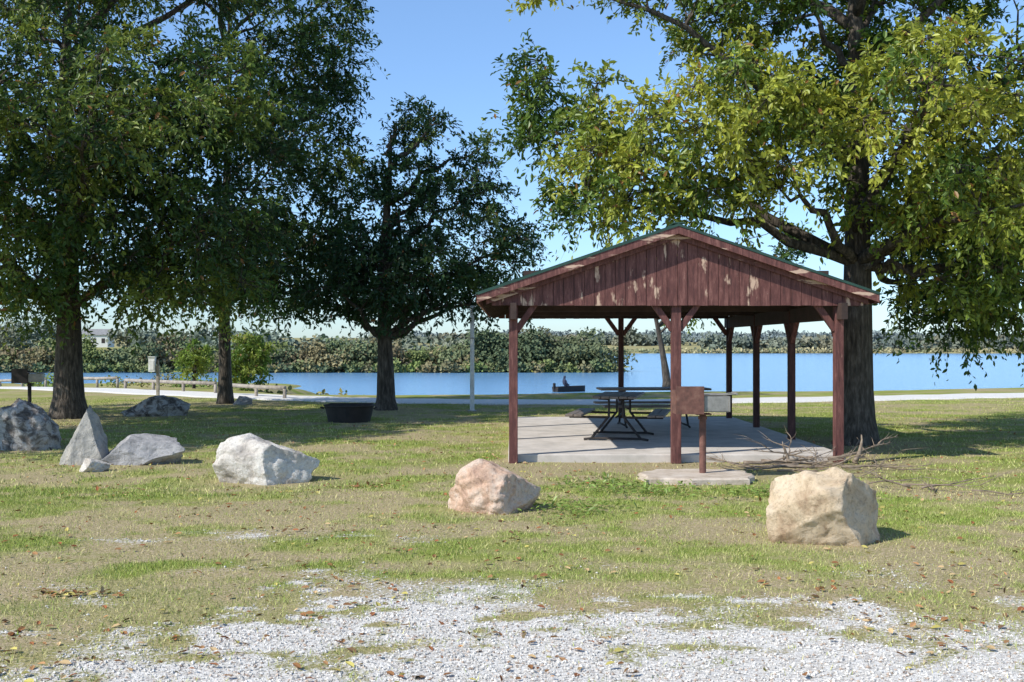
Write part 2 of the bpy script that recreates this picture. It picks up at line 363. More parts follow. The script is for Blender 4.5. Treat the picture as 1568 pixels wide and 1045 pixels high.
tree("shade_tree",(gx(345,31),31),.19,2.9,12.5,[
  E(430,180,30,110,150,2.6,105,.12),E(440,370,30,110,80,2.6,84,.12),E(500,60,30,60,100,2.0,46,.25),E(400,-90,30,170,120,3.5,50,.2),
  E(340,420,30,140,50,2.4,44,.35),E(530,290,30,35,75,1.5,24,.2),E(490,420,30,60,40,1.8,24,.2)],
  leaf=.155,pal=P2,crad=.98,mind=.60,avoid=lambda q:q[2]<2.7,limbs=10,twigs=16,lpt=15,lw=.46)
tree("ash_tree",(gx(591,28),28),.24,1.9,7.4,[
  E(628,205,28,28,45,.7,11,.15),E(615,300,28,70,65,1.4,40,.15),E(700,310,28,60,65,1.3,30,.3),E(735,240,28,30,35,.8,5,.4),E(765,370,28,45,45,1.1,17,.35),
  E(620,400,28,130,55,2.0,84,.1),E(560,450,28,95,28,1.8,40,.15),E(720,435,28,80,40,1.5,34,.15),E(660,195,28,45,25,.8,5,.3)],
  leaf=.135,pal=((.025,.066,.025),(.06,.125,.038),(.16,.22,.05)),crad=.70,mind=.36,avoid=lambda q:q[2]<2.2,limbs=10,twigs=14,lpt=14,lw=.46)
# tree standing out of frame on the left: its shade lies across the lawn
tree("maple_tree",(-13.6,16.5),.3,2.6,10,[(-13,16.8,6.6,2.9,3.0,3.0,170,.4),(-14.2,17.0,8.6,3.2,3.2,2.2,90,.4)],
  leaf=.2,pal=P2,crad=1.0,mind=.55,limbs=8,twigs=12,lpt=13)
PB=((.10,.18,.03),(.18,.28,.04),(.31,.36,.07))
tree("young_tree",(gx(372,40),40),.08,.4,2.0,[E(375,560,40,38,30,.9,45,.5),E(385,532,40,28,22,.7,22,.5)],leaf=.13,pal=PB,crad=.42,mind=.22,limbs=4,twigs=12,lpt=10)
tree("young_tree",(gx(297,42),42),.06,.4,2.0,[E(297,553,42,22,26,.6,30,.75)],leaf=.13,pal=PB,crad=.36,mind=.2,limbs=3,twigs=12,lpt=10)
tree("young_tree",(gx(1022,46),46),.16,2.2,5.2,[E(1060,440,46,60,50,1.6,34,.4),E(1130,420,46,60,50,1.6,30,.4),E(1205,372,46,28,26,.9,12,.4)],leaf=.2,pal=P2,crad=.7,mind=.4,limbs=6,lean=(-.9,0))

# ---------------------------------------------------------------- distant trees
def mass(name,items,nl,ls):
    Ps=[];Cs=[];Ss=[]
    for (x,y,z,w,h,c) in items:
        n=max(40,int(nl*w*h/20)); k=9
        lc=rng.normal(size=(k,3))*np.array([w*.2,w*.2,h*.18])+np.array([x,y,z+h*.46])
        li=rng.integers(0,k,n); d=rsph(n)*(rng.random((n,1))**.4)
        p=lc[li]+d*np.array([w*.26,w*.26,h*.25]); lowm=rng.random(n)<.2; p[lowm,2]=z+rng.random(lowm.sum())*h*.4
        Ps.append(p); Cs.append(np.array(c)*(.8+.35*rng.random((n,1)))*(.8+.4*rng.random((k,1))[li])); Ss.append(np.full(n,ls)*(.6+.8*rng.random(n)))
    P_=np.concatenate(Ps);C_=np.concatenate(Cs);S_=np.concatenate(Ss); n=len(P_)
    v,F_,c=leaves_geo(P_,rsph(n),np.array([-.3,-.5,.8])+rsph(n)*.8,S_,C_,.8); print(name,n)
    return np_mesh(name,v,F_,FARLEAF,c)
cols=[(.19,.22,.10),(.15,.19,.095),(.22,.21,.12),(.24,.21,.115),(.13,.165,.095),(.24,.20,.12),(.19,.23,.09),(.17,.20,.105)]  # foliage colours lightened and greyed to paint in haze
it=[]
x=-125
while x<13:
    y=127+random.uniform(-2,4); w=random.uniform(2.8,6.0)
    if x>-4: w*=1.15; h=random.uniform(4.4,6.0)*(1 if x<9 else .7); c=random.choice([(.12,.155,.085),(.12,.15,.09),(.14,.165,.09),(.18,.18,.10)])
    else: h=random.uniform(2.4,4.9)*(1.0+.15*math.sin(x*.23)); c=random.choice(cols)
    it.append((x,y,-1.5,w*1.3,h,c)); x+=w*.42
x=-125
while x<12:
    it.append((x,random.uniform(122,124.5),-1.6,random.uniform(1.5,3),random.uniform(.8,1.6),random.choice(cols+[(.32,.30,.15),(.20,.26,.09)]))); x+=random.uniform(.7,1.5)
mass("distant_treeline",it,1100,.38)
it=[]; x=-330
while x<10:
    y=random.uniform(190,230) if x<-50 else random.uniform(150,170)
    it.append((x,y,1 if x<-50 else -1,random.uniform(9,14),random.uniform(3.5,6.5)*(1 if x<-50 else .8),random.choice([(.18,.22,.17),(.17,.21,.17),(.21,.23,.17)]))); x+=random.uniform(4,7)  # back rows: haze painted into the greyer leaf colours
mass("hill_trees",it,170,.85)
it=[]; x=-60
while x<420:
    y=random.uniform(384,400) if x>75 else random.uniform(440,470); w=random.uniform(8,15)
    it.append((x,y,-.9 if x>75 else 1.0,w*1.3,random.uniform(4.0,6.2),random.choice([(.17,.20,.16),(.19,.21,.16),(.23,.225,.16),(.16,.19,.165)]))); x+=w*.42  # grey leaf colours stand in for haze over the lake
x=-60
while x<500:
    w=random.uniform(12,20); it.append((x,random.uniform(500,540),2.2,w*1.3,random.uniform(4.0,6.5),(.20,.24,.24))); x+=w*.45  # rearmost row blue-grey, haze painted into its colour
mass("far_shore_trees",it,110,1.5)
it=[]; x=20
while x<360:
    it.append((x,random.uniform(374,379),-1.5,random.uniform(5,9),random.uniform(1.0,2.0),random.choice([(.42,.37,.21),(.36,.33,.19),(.27,.28,.16)]))); x+=random.uniform(1.5,3.5)
mass("shore_reeds",it,150,.9)
it=[]
for i in range(18): 
    x=random.uniform(-36,-18); it.append((x,random.uniform(60,78),-1.3,random.uniform(1.2,2.4),random.uniform(.5,1.3),random.choice([(.17,.23,.07),(.20,.26,.08),(.28,.26,.11)])))
for i in range(10):
    x=random.uniform(-10,-5); it.append((x,40.5+random.uniform(-.5,1),-.7,random.uniform(.6,1.2),random.uniform(.4,.8),random.choice([(.20,.26,.08),(.32,.30,.13)])))
mass("bank_shrubs",it,1400,.18)

# ---------------------------------------------------------------- boulders
def rockmat(name,cols,sc=3.0):
    m,N,L,P=newmat(name); tc=N.new("ShaderNodeTexCoord")
    n=N.new("ShaderNodeTexNoise"); n.inputs["Scale"].default_value=sc; n.inputs["Detail"].default_value=10; n.inputs["Roughness"].default_value=.68; n.inputs["Distortion"].default_value=.6
    L.new(tc.outputs["Object"],n.inputs[0]); r=ramp(N,cols); L.new(n.outputs[0],r.inputs[0])
    n3=N.new("ShaderNodeTexNoise"); n3.inputs["Scale"].default_value=28; n3.inputs["Detail"].default_value=8; n3.inputs["Roughness"].default_value=.75; L.new(tc.outputs["Object"],n3.inputs[0])
    r3=ramp(N,[(.32,(.45,.42,.4)),(.5,(1,1,1))]); L.new(n3.outputs[0],r3.inputs[0])
    mx=N.new("ShaderNodeMix"); mx.data_type='RGBA'; mx.blend_type='MULTIPLY'; mx.inputs["Factor"].default_value=.7; L.new(r.outputs[0],mx.inputs["A"]); L.new(r3.outputs[0],mx.inputs["B"])
    L.new(mx.outputs["Result"],P.inputs["Base Color"]); P.inputs["Roughness"].default_value=.9
    b=N.new("ShaderNodeBump"); b.inputs["Strength"].default_value=.75; b.inputs["Distance"].default_value=.03; L.new(n3.outputs[0],b.inputs["Height"])
    b2=N.new("ShaderNodeBump"); b2.inputs["Strength"].default_value=.6; b2.inputs["Distance"].default_value=.08; L.new(n.outputs[0],b2.inputs["Height"]); L.new(b.outputs[0],b2.inputs["Normal"]); L.new(b2.outputs[0],P.inputs["Normal"])
    return m
RM={"tan":rockmat("tan_granite",[(.33,(.38,.25,.15)),(.48,(.66,.51,.34)),(.6,(.74,.60,.43)),(.75,(.55,.34,.22))]),
 "pink":rockmat("pink_granite",[(.33,(.42,.26,.19)),(.46,(.66,.44,.31)),(.56,(.74,.58,.46)),(.72,(.62,.32,.18))]),
 "white":rockmat("white_quartzite",[(.33,(.33,.29,.25)),(.47,(.66,.60,.53)),(.6,(.78,.74,.67)),(.75,(.48,.39,.32))]),
 "grey":rockmat("grey_granite",[(.33,(.19,.19,.19)),(.5,(.38,.37,.37)),(.7,(.58,.56,.54))]),
 "peak":rockmat("slate_granite",[(.33,(.20,.20,.19)),(.5,(.42,.40,.36)),(.7,(.58,.52,.45))]),
 "darkgrey":rockmat("dark_granite",[(.36,(.07,.057,.05)),(.46,(.20,.175,.155)),(.54,(.45,.42,.39)),(.75,(.64,.61,.58))],6)}
import bmesh
for (nm,px,pyb,w,h,dep,seed,kind) in ROCKS:
    R=np.random.default_rng(seed); bm=bmesh.new(); bmesh.ops.create_icosphere(bm,subdivisions=6,radius=1)
    v=np.array([tuple(q.co) for q in bm.verts])
    cuts=nrm(R.normal(size=(14,3))*np.array([1,1,.7])+np.array([0,-.15,.15])); offs=.62+.27*R.random(14)
    if kind=="peak": cuts=np.vstack([cuts,nrm(np.array([[-.8,-.2,.55],[.85,-.1,.5],[.1,-.8,.45],[-.55,-.6,.5]]))]); offs=np.append(offs,[.42,.45,.5,.5])
    if kind=="grey": cuts=np.vstack([cuts,nrm(np.array([[.2,-.2,1.0],[-.9,-.2,.6],[.3,-.9,.5]]))]); offs=np.append(offs,[.5,.5,.55])
    if kind in("tan","pink","white"): cuts=np.vstack([cuts,nrm(np.array([[.8,-.55,.12],[.55,.1,.85]]))]); offs=np.append(offs,[.64,.70])
    for it_ in range(2):
        for c,o in zip(cuts,offs):
            ex=np.maximum(0,v@c-o); v=v-ex[:,None]*c*.9
    off=Vector((seed*3.1,0,0))
    if kind=="peak": v[:,2]*=1.3
    out_=[]
    for q in v:
        p=Vector(q); nn=mnoise.fractal(p*1.6+off,1.0,2.0,3)*.09+mnoise.fractal(p*6+off,1.0,2.0,4)*.03+ (abs(mnoise.noise(p*3+off))-.2)*.07
        out_.append(p*(1+nn))
    v=np.array([tuple(q) for q in out_]); mn=v.min(0);mxx=v.max(0)
    v=(v-(mn+mxx)/2)/(mxx-mn); v[:,0]*=w; v[:,1]*=dep; v[:,2]=(v[:,2]+.5)*h*1.5-h*.5
    for q,c in zip(bm.verts,v): q.co=c
    me=bpy.data.meshes.new(nm); bm.to_mesh(me); bm.free(); me.materials.append(RM[kind])
    me.polygons.foreach_set("use_smooth",[True]*len(me.polygons))
    o=link(bpy.data.objects.new(nm,me)); d=FPX*CAMH/(pyb-527); o.location=(gx(px,d),d+dep*.4,0)

# ---------------------------------------------------------------- pavilion
pav=empty("picnic_pavilion",(0,0,0))
XL,XC,XR=.02,2.43,4.84; Y0=15.5; BAY=2.6; YS=[Y0+BAY*i for i in range(4)]
PZ=3.5; EZ=2.50; HW=2.92; XM=2.42
rz=lambda x: PZ-abs(x-XM)/HW*(PZ-EZ)
mb=MB()
for x in(XL,XR): mb.box((x,YS[0],1.17),(.13,.13,2.34))
mb.box((XC,YS[0],1.17),(.14,.14,2.34)); mb.obj("front_posts",PAINT,pav,bevel=.008)
mb=MB()
for x in(XL,XR):
    for y in YS[1:]: mb.box((x,y,1.17),(.115,.115,2.34))
mb.box((XC,YS[3],1.17),(.115,.115,2.34))
mb.obj("rear_posts",paint("shaded_red_brown_paint",.75,.5),pav,bevel=.008)  # same paint darkened to imitate the shade under the roof
mb=MB()
for x in(XL,XR): mb.box((x,(YS[0]+YS[3])/2,2.25),(.09,YS[3]-YS[0]+.6,.24))
for y in(YS[1],YS[2]): mb.box((XM,y,2.40),(XR-XL-.1,.08,.14))
for y in(YS[0]+.12,YS[3]-.12): mb.box((XM,y,2.40),(XR-XL-.1,.05,.12))
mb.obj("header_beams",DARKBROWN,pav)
mb=MB(); bl=.36
for x in(XL,XR):
    s=1 if x==XL else -1
    for i,y in enumerate(YS):
        if i in(0,3): mb.beam((x+s*.05,y,2.34-bl),(x+s*(bl*.9),y,2.36),.09,.09,up=(0,1,0))
        for sy in(-1,1):
            if (i==0 and sy<0) or (i==3 and sy>0): continue
            mb.beam((x,y+sy*.05,2.16-bl),(x,y+sy*bl,2.16),.07,.08,up=(1,0,0))
for y in(YS[0],YS[3]):
    for s in(-1,1): mb.beam((XC+s*.05,y,2.34-bl),(XC+s*(bl*.9),y,2.36),.09,.09,up=(0,1,0))
mb.obj("knee_braces",PAINT,pav,bevel=.005)
for yy,nm in((Y0-.12,"gable_siding_front"),(YS[3]+.12,"gable_siding_back")):
    mb=MB(); x=XL-.32; bw=.152; k=0
    while x<XR+.32-.01:
        x1=x+bw-.007; zb=2.335+random.uniform(-.004,.004); t0,t1=rz(x)-.10,rz(x1)-.10
        if x<XM<x1: t0=t1=min(t0,t1)
        dy=random.uniform(-.003,.003)
        if min(t0,t1)>zb+.02:
            ya,yb=yy-.011+dy,yy+.011+dy
            mb.add([(x,ya,zb),(x1,ya,zb),(x1,ya,t1),(x,ya,t0),(x,yb,zb),(x1,yb,zb),(x1,yb,t1),(x,yb,t0)],
                   [(0,1,2,3),(5,4,7,6),(4,0,3,7),(1,5,6,2),(4,5,1,0),(3,2,6,7)])
        x+=bw; k+=1
    mb.obj(nm,PEEL,pav)
    mb=MB(); mb.box((XM,yy+(.03 if yy<17 else -.03),2.6),(4.5,.02,.5)); mb.obj("gable_backing",DARKBROWN,pav)
YF=15.17; YB=YS[3]+.4
mb=MB(); mt=MB(); md=MB(); mr_=MB()
for s in(-1,1):
    ex=XM+s*HW
    for yy,sg in((YF,-1),(YB,1)):
        def strip(M_,y,t,top,bot,inset=0):
            a=XM; b_=ex-s*inset
            M_.add([(a,y,rz(a)-top),(b_,y,rz(b_)-top),(b_,y,rz(b_)-bot),(a,y,rz(a)-bot),(a,y+t,rz(a)-top),(b_,y+t,rz(b_)-top),(b_,y+t,rz(b_)-bot),(a,y+t,rz(a)-bot)],
              [(0,1,2,3),(7,6,5,4),(4,5,1,0),(3,2,6,7),(1,5,6,2),(0,3,7,4)])
        strip(mb,yy,.035*(-sg),.02,.125)
        strip(mb,yy-sg*.14,.03*(-sg),.10,.19,.12)
        strip(mt,yy+sg*.012,.05*(-sg),-.020,.018)
    mb.box((ex,(YF+YB)/2,EZ-.075),(.03,YB-YF-.08,.12))
    t=.03; a=XM
    md.add([(a,YF+.05,PZ-.02),(ex,YF+.05,EZ-.02),(ex,YB-.05,EZ-.02),(a,YB-.05,PZ-.02),(a,YF+.05,PZ-.02-t),(ex,YF+.05,EZ-.02-t),(ex,YB-.05,EZ-.02-t),(a,YB-.05,PZ-.02-t)],
      [(0,3,2,1),(4,5,6,7),(0,1,5,4),(1,2,6,5),(2,3,7,6)])
    mt.add([(a,YF-.01,PZ+.012),(ex+s*.03,YF-.01,EZ+.0),(ex+s*.03,YB+.01,EZ+.0),(a,YB+.01,PZ+.012),(a,YF-.01,PZ),(ex+s*.03,YF-.01,EZ-.012),(ex+s*.03,YB+.01,EZ-.012),(a,YB+.01,PZ)],
      [(0,3,2,1),(4,5,6,7),(0,1,5,4),(1,2,6,5),(2,3,7,6)])
    y=YF+.12
    while y<YB: mt.beam((a,y,PZ+.02),(ex+s*.03,y,EZ+.01),.03,.025); y+=.3
    y=YF+.75
    while y<YB-.4: mr_.beam((a+s*.03,y,PZ-.13),(ex-s*.05,y,EZ-.11),.045,.13); y+=.61
mt.beam((XM,YF-.01,PZ+.03),(XM,YB+.01,PZ+.03),.16,.02)
mb.obj("rake_fascia",paint("weathered_sunlit_fascia_paint",.57,1.1,(1.6,5,9)),pav); mt.obj("metal_roof",GREENMETAL,pav); md.obj("roof_deck",DARKBROWN,pav); mr_.obj("rafters",DARKBROWN,pav)  # tan fascia patches: peeled paint plus painted-in sunlit spots
mb=MB(); mb.box((XM+.05,(15.62+23.7)/2,.03),(5.05,23.7-15.62,.18)); mb.obj("floor_slab",CONC,pav,bevel=.015)

# ---------------------------------------------------------------- picnic tables
def table(loc,rot,L_=1.9):
    e=empty("picnic_table",loc); e.rotation_euler=(0,0,rot)
    mb=MB()
    for i in range(5): mb.box((0,-.30+i*.15,.75),(L_,.138,.04))
    for s in(-1,1):
        for j in(0,1): mb.box((0,s*(.62+j*.145),.44),(L_,.135,.04))
    mb.obj("planks",TABLEWOOD,e,bevel=.006)
    mb=MB()
    for sx in(-.62,.62):
        for s in(-1,1):
            mb.tube([(sx,s*.3,.72),(sx,s*.12,.70),(sx,s*.12,.42),(sx,s*.42,.04),(sx,s*.55,.02)],[.022]*5,8)
            mb.tube([(sx,s*.12,.40),(sx,s*.8,.40)],[.02,.02],8)
        mb.tube([(sx,-.42,.04),(sx,.42,.04)],[.02,.02],8)
    mb.tube([(-.62,0,.40),(.62,0,.40)],[.018,.018],8)
    mb.obj("pipe_frame",DARKSTEEL,e,smooth=True)
table((gx(950,18.3),18.4,.12),math.radians(78),1.8); table((gx(1000,21),21.0,.12),math.radians(3),2.2)

# ---------------------------------------------------------------- pedestal grills
def grill(loc,rot=0,sc=1.0,front=RUST):
    e=empty("pedestal_grill",loc); e.rotation_euler=(0,0,rot); e.scale=(sc,)*3
    mb=MB(); mb.tube([(0.05,0,0),(0.05,0,.80)],[.045,.045],12); mb.box((0.05,0,.79),(.2,.2,.015)); mb.tube([(.05,0,.72),(.05,0,.76)],[.06,.06],12)
    mb.obj("pedestal_post",front,e,smooth=False)
    mb=MB(); w,dp,h=.36,.42,.30; z=.80
    mb.box((-.15,-dp/2,z+h/2+.03),(w,.012,h+.06)); mb.box((-.15-w/2,0,z+h/2),(.012,dp-.014,h)); mb.box((-.15,dp/2,z+h/2),(w,.012,h)); mb.box((-.15,0,z+.006),(w-.014,dp-.014,.01))
    mb.obj("firebox_shield",front,e)
    mb=MB()
    mb.box((.2,-dp/2+.03,z+.13),(.32,.01,.20)); mb.box((.2,dp/2,z+.13),(.32,.01,.20)); mb.box((.365,0,z+.13),(.01,dp,.20)); mb.box((.2,0,z+.03),(.31,dp-.05,.01))
    for i in range(12): y=-dp/2+.05+i*(dp-.08)/11; mb.tube([(-.3,y,z+.25),(.37,y,z+.25)],[.006]*2,6)
    mb.tube([(.37,-.12,z+.25),(.47,-.12,z+.26)],[.008]*2,6); mb.tube([(.37,.12,z+.25),(.47,.12,z+.26)],[.008]*2,6); mb.tube([(.47,-.14,z+.26),(.47,.14,z+.26)],[.016]*2,8)
    mb.obj("grate_and_tray",GREYSTEEL,e)
    return e
gxp=gx(1077,13.7); grill((gxp-.05,13.75,.06))
bm=MB(); pts=[(-.75,-.5),(-.2,-.62),(.5,-.55),(.72,-.15),(.6,.35),(.1,.5),(-.5,.42),(-.8,0)]
pp=[]
for i in range(8):
    a=np.array(pts[i]);b=np.array(pts[(i+1)%8])
    for t in(0,.33,.66): pp.append(tuple(a*(1-t)+b*t+rng.normal(size=2)*.025))
pts=pp; n=len(pts); bm.add([(x,y,-.05) for x,y in pts]+[(x,y,.055) for x,y in pts]+[(x*.96,y*.96,.075) for x,y in pts],
 [(i,(i+1)%n,n+(i+1)%n,n+i) for i in range(n)]+[(n+i,n+(i+1)%n,2*n+(i+1)%n,2*n+i) for i in range(n)]+[tuple(range(2*n,3*n))])
o=bm.obj("concrete_pad",noisy("dirty_concrete",[(.3,(.38,.30,.22)),(.55,(.58,.49,.40)),(.8,(.68,.61,.53))],5,.9,.6,40,dist=.01)); o.location=(gxp-.05,13.75,0)
grill((gx(42,26),26,0),.3,1.0,DARKSTEEL)
mb=MB(); R0,R1=.55,.53; n=40; d=23.8
prof=[(R0*.86,0),(R0,.34),(R0+.03,.36),(R0+.03,.39),(R1,.39),(R1*.85,.05)]
vs=[(math.cos(a)*r,math.sin(a)*r,z) for a in np.linspace(0,2*math.pi,n,endpoint=False) for r,z in prof]; k=len(prof)
fs=[(i*k+j,((i+1)%n)*k+j,((i+1)%n)*k+j+1,i*k+j+1) for i in range(n) for j in range(k-1)]
mb.add(vs,fs)
for s in(-1,1): mb.tube([(s*.56,-.1,.3),(s*.64,-.1,.33),(s*.64,.1,.33),(s*.56,.1,.3)],[.012]*4,6)
for i in range(9): mb.tube([(-.5,-.4+i*.1,.395),(.5,-.4+i*.1,.395)],[.008]*2,5)
o=mb.obj("fire_ring",DARKSTEEL,smooth=False); o.location=(gx(535,d),d,0)
e=empty("utility_pedestal",(gx(238,33),33,0))
mb=MB(); mb.box((0.08,0,.55),(.09,.09,1.1)); mb.box((.08,0,1.15),(.05,.05,.2)); mb.obj("wood_post",GREYWOOD,e,bevel=.01)
mb=MB(); mb.box((-.08,-.06,1.12),(.2,.14,.46)); mb.box((-.08,-.065,1.36),(.23,.18,.025)); mb.box((-.08,-.135,1.1),(.15,.012,.3)); mb.obj("meter_box",WHITE,e,bevel=.01)
PALE=noisy("pale_galvanised",[(.3,(.55,.54,.51)),(.7,(.74,.73,.69))],8,.6,0)
e=empty("white_post",(gx(723,27.5),27.5,0))
mb=MB(); mb.tube([(0,0,-.1),(0,0,.03),(0,0,1.4),(0,0,2.75),(0,0,2.78)],[.062,.060,.056,.052,.03],14); mb.obj("pole",PALE,e,smooth=True)
mb=MB(); mb.box((0,0,.012),(.22,.22,.025)); mb.tube([(0,0,1.9),(0,0,1.94)],[.066,.066],14); mb.obj("base_plate_and_band",GREYSTEEL,e)
e=empty("log_rail_fence",(0,0,0)); mb=MB()
def rail(px0,px1,d0,d1,h=.42):
    a=Vector((gx(px0,d0),d0,h)); b=Vector((gx(px1,d1),d1,h)); n=max(2,int((b-a).length/1.6))
    Q=[a.lerp(b,i/n) for i in range(n+1)]
    Q=[Vector((q.x,q.y,h+float(land_z(q.x,q.y))+random.uniform(-.02,.02))) for q in Q]
    mb.tube(Q,[.065]*(n+1),9)
    for p in Q: mb.tube([(p.x,p.y,p.z-h-.1),(p.x,p.y,p.z-.03)],[.06,.06],8)
rail(352,436,36,33.5,.36); rail(192,330,41,37,.36); rail(92,180,47,43,.4); rail(0,70,52,49,.4)
mb.obj("rails_and_posts",GREYWOOD,e,smooth=True)

# ---------------------------------------------------------------- fallen branches
def branch(M_,p,d,L_,r,depth):
    pts=[p];rr_=[r]; q=Vector(p); dd=Vector(d).normalized(); kids=[]
    for i in range(6):
        dd=(dd+Vector((random.uniform(-.25,.25),random.uniform(-.25,.25),random.uniform(-.12,.11)))).normalized(); q=q+dd*L_/6
        if q.z<.02: q.z=.02; dd.z=abs(dd.z)*.2
        pts.append(q.copy()); rr_.append(r*(1-.13*(i+1)));
        if depth and random.random()<.55: kids.append((q.copy(),(dd+Vector((random.uniform(-.9,.9),random.uniform(-.9,.9),random.uniform(-.2,.3)))).normalized(),L_*.5,r*.5,depth-1))
    M_.tube(pts,rr_,6)
    for k in kids: branch(M_,*k)
mb=MB()
for (x,y,ang,L_,r,zz) in((3.3,14.9,.1,1.3,.028,.08),(3.6,15.1,-.5,1.0,.03,.08),(4.0,14.6,2.6,1.0,.024,.08),(3.9,14.8,.5,1.1,.022,.12),(4.6,15.2,.1,1.0,.03,.1),(4.9,14.9,1.3,.5,.03,.12),(4.2,14.5,3.0,1.1,.02,.06),(4.6,14.6,-.3,1.0,.022,.06),(3.6,14.2,-.4,1.3,.016,.05),(3.9,15.0,.9,.8,.02,.12),(4.3,14.9,2.2,.9,.018,.12)):
    branch(mb,Vector((x,y,zz)),(math.cos(ang),math.sin(ang),.06),L_,r,2)
branch(mb,Vector((4.95,15.1,.05)),(.4,0,.8),.45,.045,0)
branch(mb,Vector((3.95,14.9,.05)),(-.2,.1,.9),.35,.03,0)
mb.obj("fallen_branch_pile",STICK,smooth=True)
mb=MB()
for (x,y,ang,L_,r) in((4.8,12.6,2.9,.6,.013),(4.9,12.5,.3,.8,.015),(4.8,12.8,-.6,.9,.012),(4.4,12.9,.1,.8,.01),(5.0,12.4,1.4,.3,.018),(5.4,12.3,-.2,1.2,.010)):
    branch(mb,Vector((x,y,.05)),(math.cos(ang),math.sin(ang),.08),L_,r,2)
mb.obj("fallen_branch_pile",STICK,smooth=True)

# ---------------------------------------------------------------- grass blades
def blades(name,n,y0,y1,h0,h1,w,pw=1.0,side=.56):
    y=y0+(y1-y0)*rng.random(n)**pw; x=(rng.random(n)*2-1)*(side*y+1)
    gm=gravel_mask(x,y)*(y<14); dm=dirt_mask(x,y); pt=fbm(x*2.6,y*2.6,4)
    keep=rng.random(n)<np.clip((1-gm*1.15),0.02,1)*(1-.85*dm)*sst(.28,.56,pt+.12)
    inp=(x>-.1)&(x<4.98)&(y>15.6)&(y<23.8); keep&=~inp
    x=x[keep];y=y[keep];pt=pt[keep];dm=dm[keep]; n=len(x); z=land_z(x,y)
    a=rng.random(n)*6.283; h=(h0+(h1-h0)*rng.random(n)**1.5); ln=rng.normal(size=(n,2))*.55
    ww=w*(.6+.8*rng.random(n))
    P0=np.stack([x-np.cos(a)*ww,y-np.sin(a)*ww,z-.004],-1);P1=np.stack([x+np.cos(a)*ww,y+np.sin(a)*ww,z-.004],-1)
    P2_=np.stack([x+ln[:,0]*h,y+ln[:,1]*h,z+h],-1)
    V_=np.stack([P0,P1,P2_],1).reshape(-1,3); F_=np.arange(3*n).reshape(n,3)
    g0=np.array([.26,.36,.07]); c=g0+(np.array([.60,.54,.26])-g0)*(np.clip(rng.random(n)*1.1-.2+dm*.55+(.5-pt)*1.0,0,1)**1.3)[:,None]
    c=c*(.7+.55*rng.random((n,1)))
    return np_mesh(name,V_,F_,BLADE,c)
blades("grass_near",330000,4.6,13,.012,.04,.0032,.85)
blades("grass_mid",150000,12,34,.02,.055,.007,1.0,.54)
n=900; cl=rng.integers(0,4,n); cx=np.array([1.1,1.7,3.0,.6])[cl];cy=np.array([12.9,12.5,12.2,11.2])[cl]
x=cx+rng.normal(size=n)*.3;y=cy+rng.normal(size=n)*.3
v,F_,c=leaves_geo(np.stack([x,y,np.full(n,.02)+.04*rng.random(n)],-1),nrm(rng.normal(size=(n,3))*np.array([1,1,.25])+np.array([0,0,.25])),np.array([0,0,1.])+rsph(n)*.4,.04+.05*rng.random(n),np.array([.22,.31,.07])*(.7+.7*rng.random((n,1))),.5)
np_mesh("broadleaf_weeds",v,F_,LEAF,c)
n=6500; y=5+20*rng.random(n)**1.1; x=(rng.random(n)*2-1)*(.56*y+1)
kk=(rng.random(n)<sst(.35,.65,fbm(x*.8+5,y*.8,3))*.9+.1)&~((x>-.1)&(x<4.98)&(y>15.6)); x=x[kk];y=y[kk]
ex=rng.normal(size=(160,2))*np.array([.5,.12]); px_=np.concatenate([ex[:60]*.4+np.array([-1.9,12.95]),ex[60:110]*.5+np.array([-3.1,7.35]),ex[110:]*1.2+np.array([-6.2,15.2])])
x=np.append(x,px_[:,0]);y=np.append(y,px_[:,1]); n=len(x)
pal=np.array([(.26,.13,.06),(.38,.21,.10),(.18,.11,.06),(.48,.34,.18),(.45,.39,.12),(.32,.13,.06)])
v,F_,c=leaves_geo(np.stack([x,y,land_z(x,y)+.008+.02*rng.random(n)],-1),nrm(rng.normal(size=(n,3))*np.array([1,1,.25])),np.array([0,0,1.])+rsph(n)*.5,.03+.045*rng.random(n),pal[rng.integers(0,6,n)]*(.7+.6*rng.random((n,1))),.6)
np_mesh("fallen_leaves",v,F_,DRY,c)
n=90000; y=4.8+5.2*rng.random(n); x=(rng.random(n)*2-1)*(.54*y+.6); gm=gravel_mask(x,y); kk=rng.random(n)<np.clip(gm**1.6*1.05-.02,0,1)
x=x[kk];y=y[kk];n=len(x); r=.004+.0085*rng.random(n)**2
oc=np.array([(1,0,0),(0,1,0),(-1,0,0),(0,-1,0),(0,0,.75),(0,0,-.75)],float)
pts=oc[None]*(1+.35*rng.normal(size=(n,6,1)).clip(-1,1))*r[:,None,None]; a=rng.random(n)*6.28; ca,sa=np.cos(a)[:,None],np.sin(a)[:,None]
px_=pts[:,:,0]*ca-pts[:,:,1]*sa; py_=pts[:,:,0]*sa+pts[:,:,1]*ca
V_=np.stack([px_+x[:,None],py_+y[:,None],pts[:,:,2]+(land_z(x,y)+r*.4)[:,None]],-1).reshape(-1,3)
fo=np.array([(0,1,4),(1,2,4),(2,3,4),(3,0,4),(1,0,5),(2,1,5),(3,2,5),(0,3,5)]); F_=(np.arange(n)[:,None,None]*6+fo).reshape(-1,3)
cg=np.array([.78,.745,.69])*(.55+.52*rng.random((n,1))); tn=rng.random(n)<.16; cg[tn]*=np.array([.7,.58,.5])
GS=leafmat("gravel_stone",0); np_mesh("gravel_stones",V_,F_,GS,np.repeat(cg,8,0))

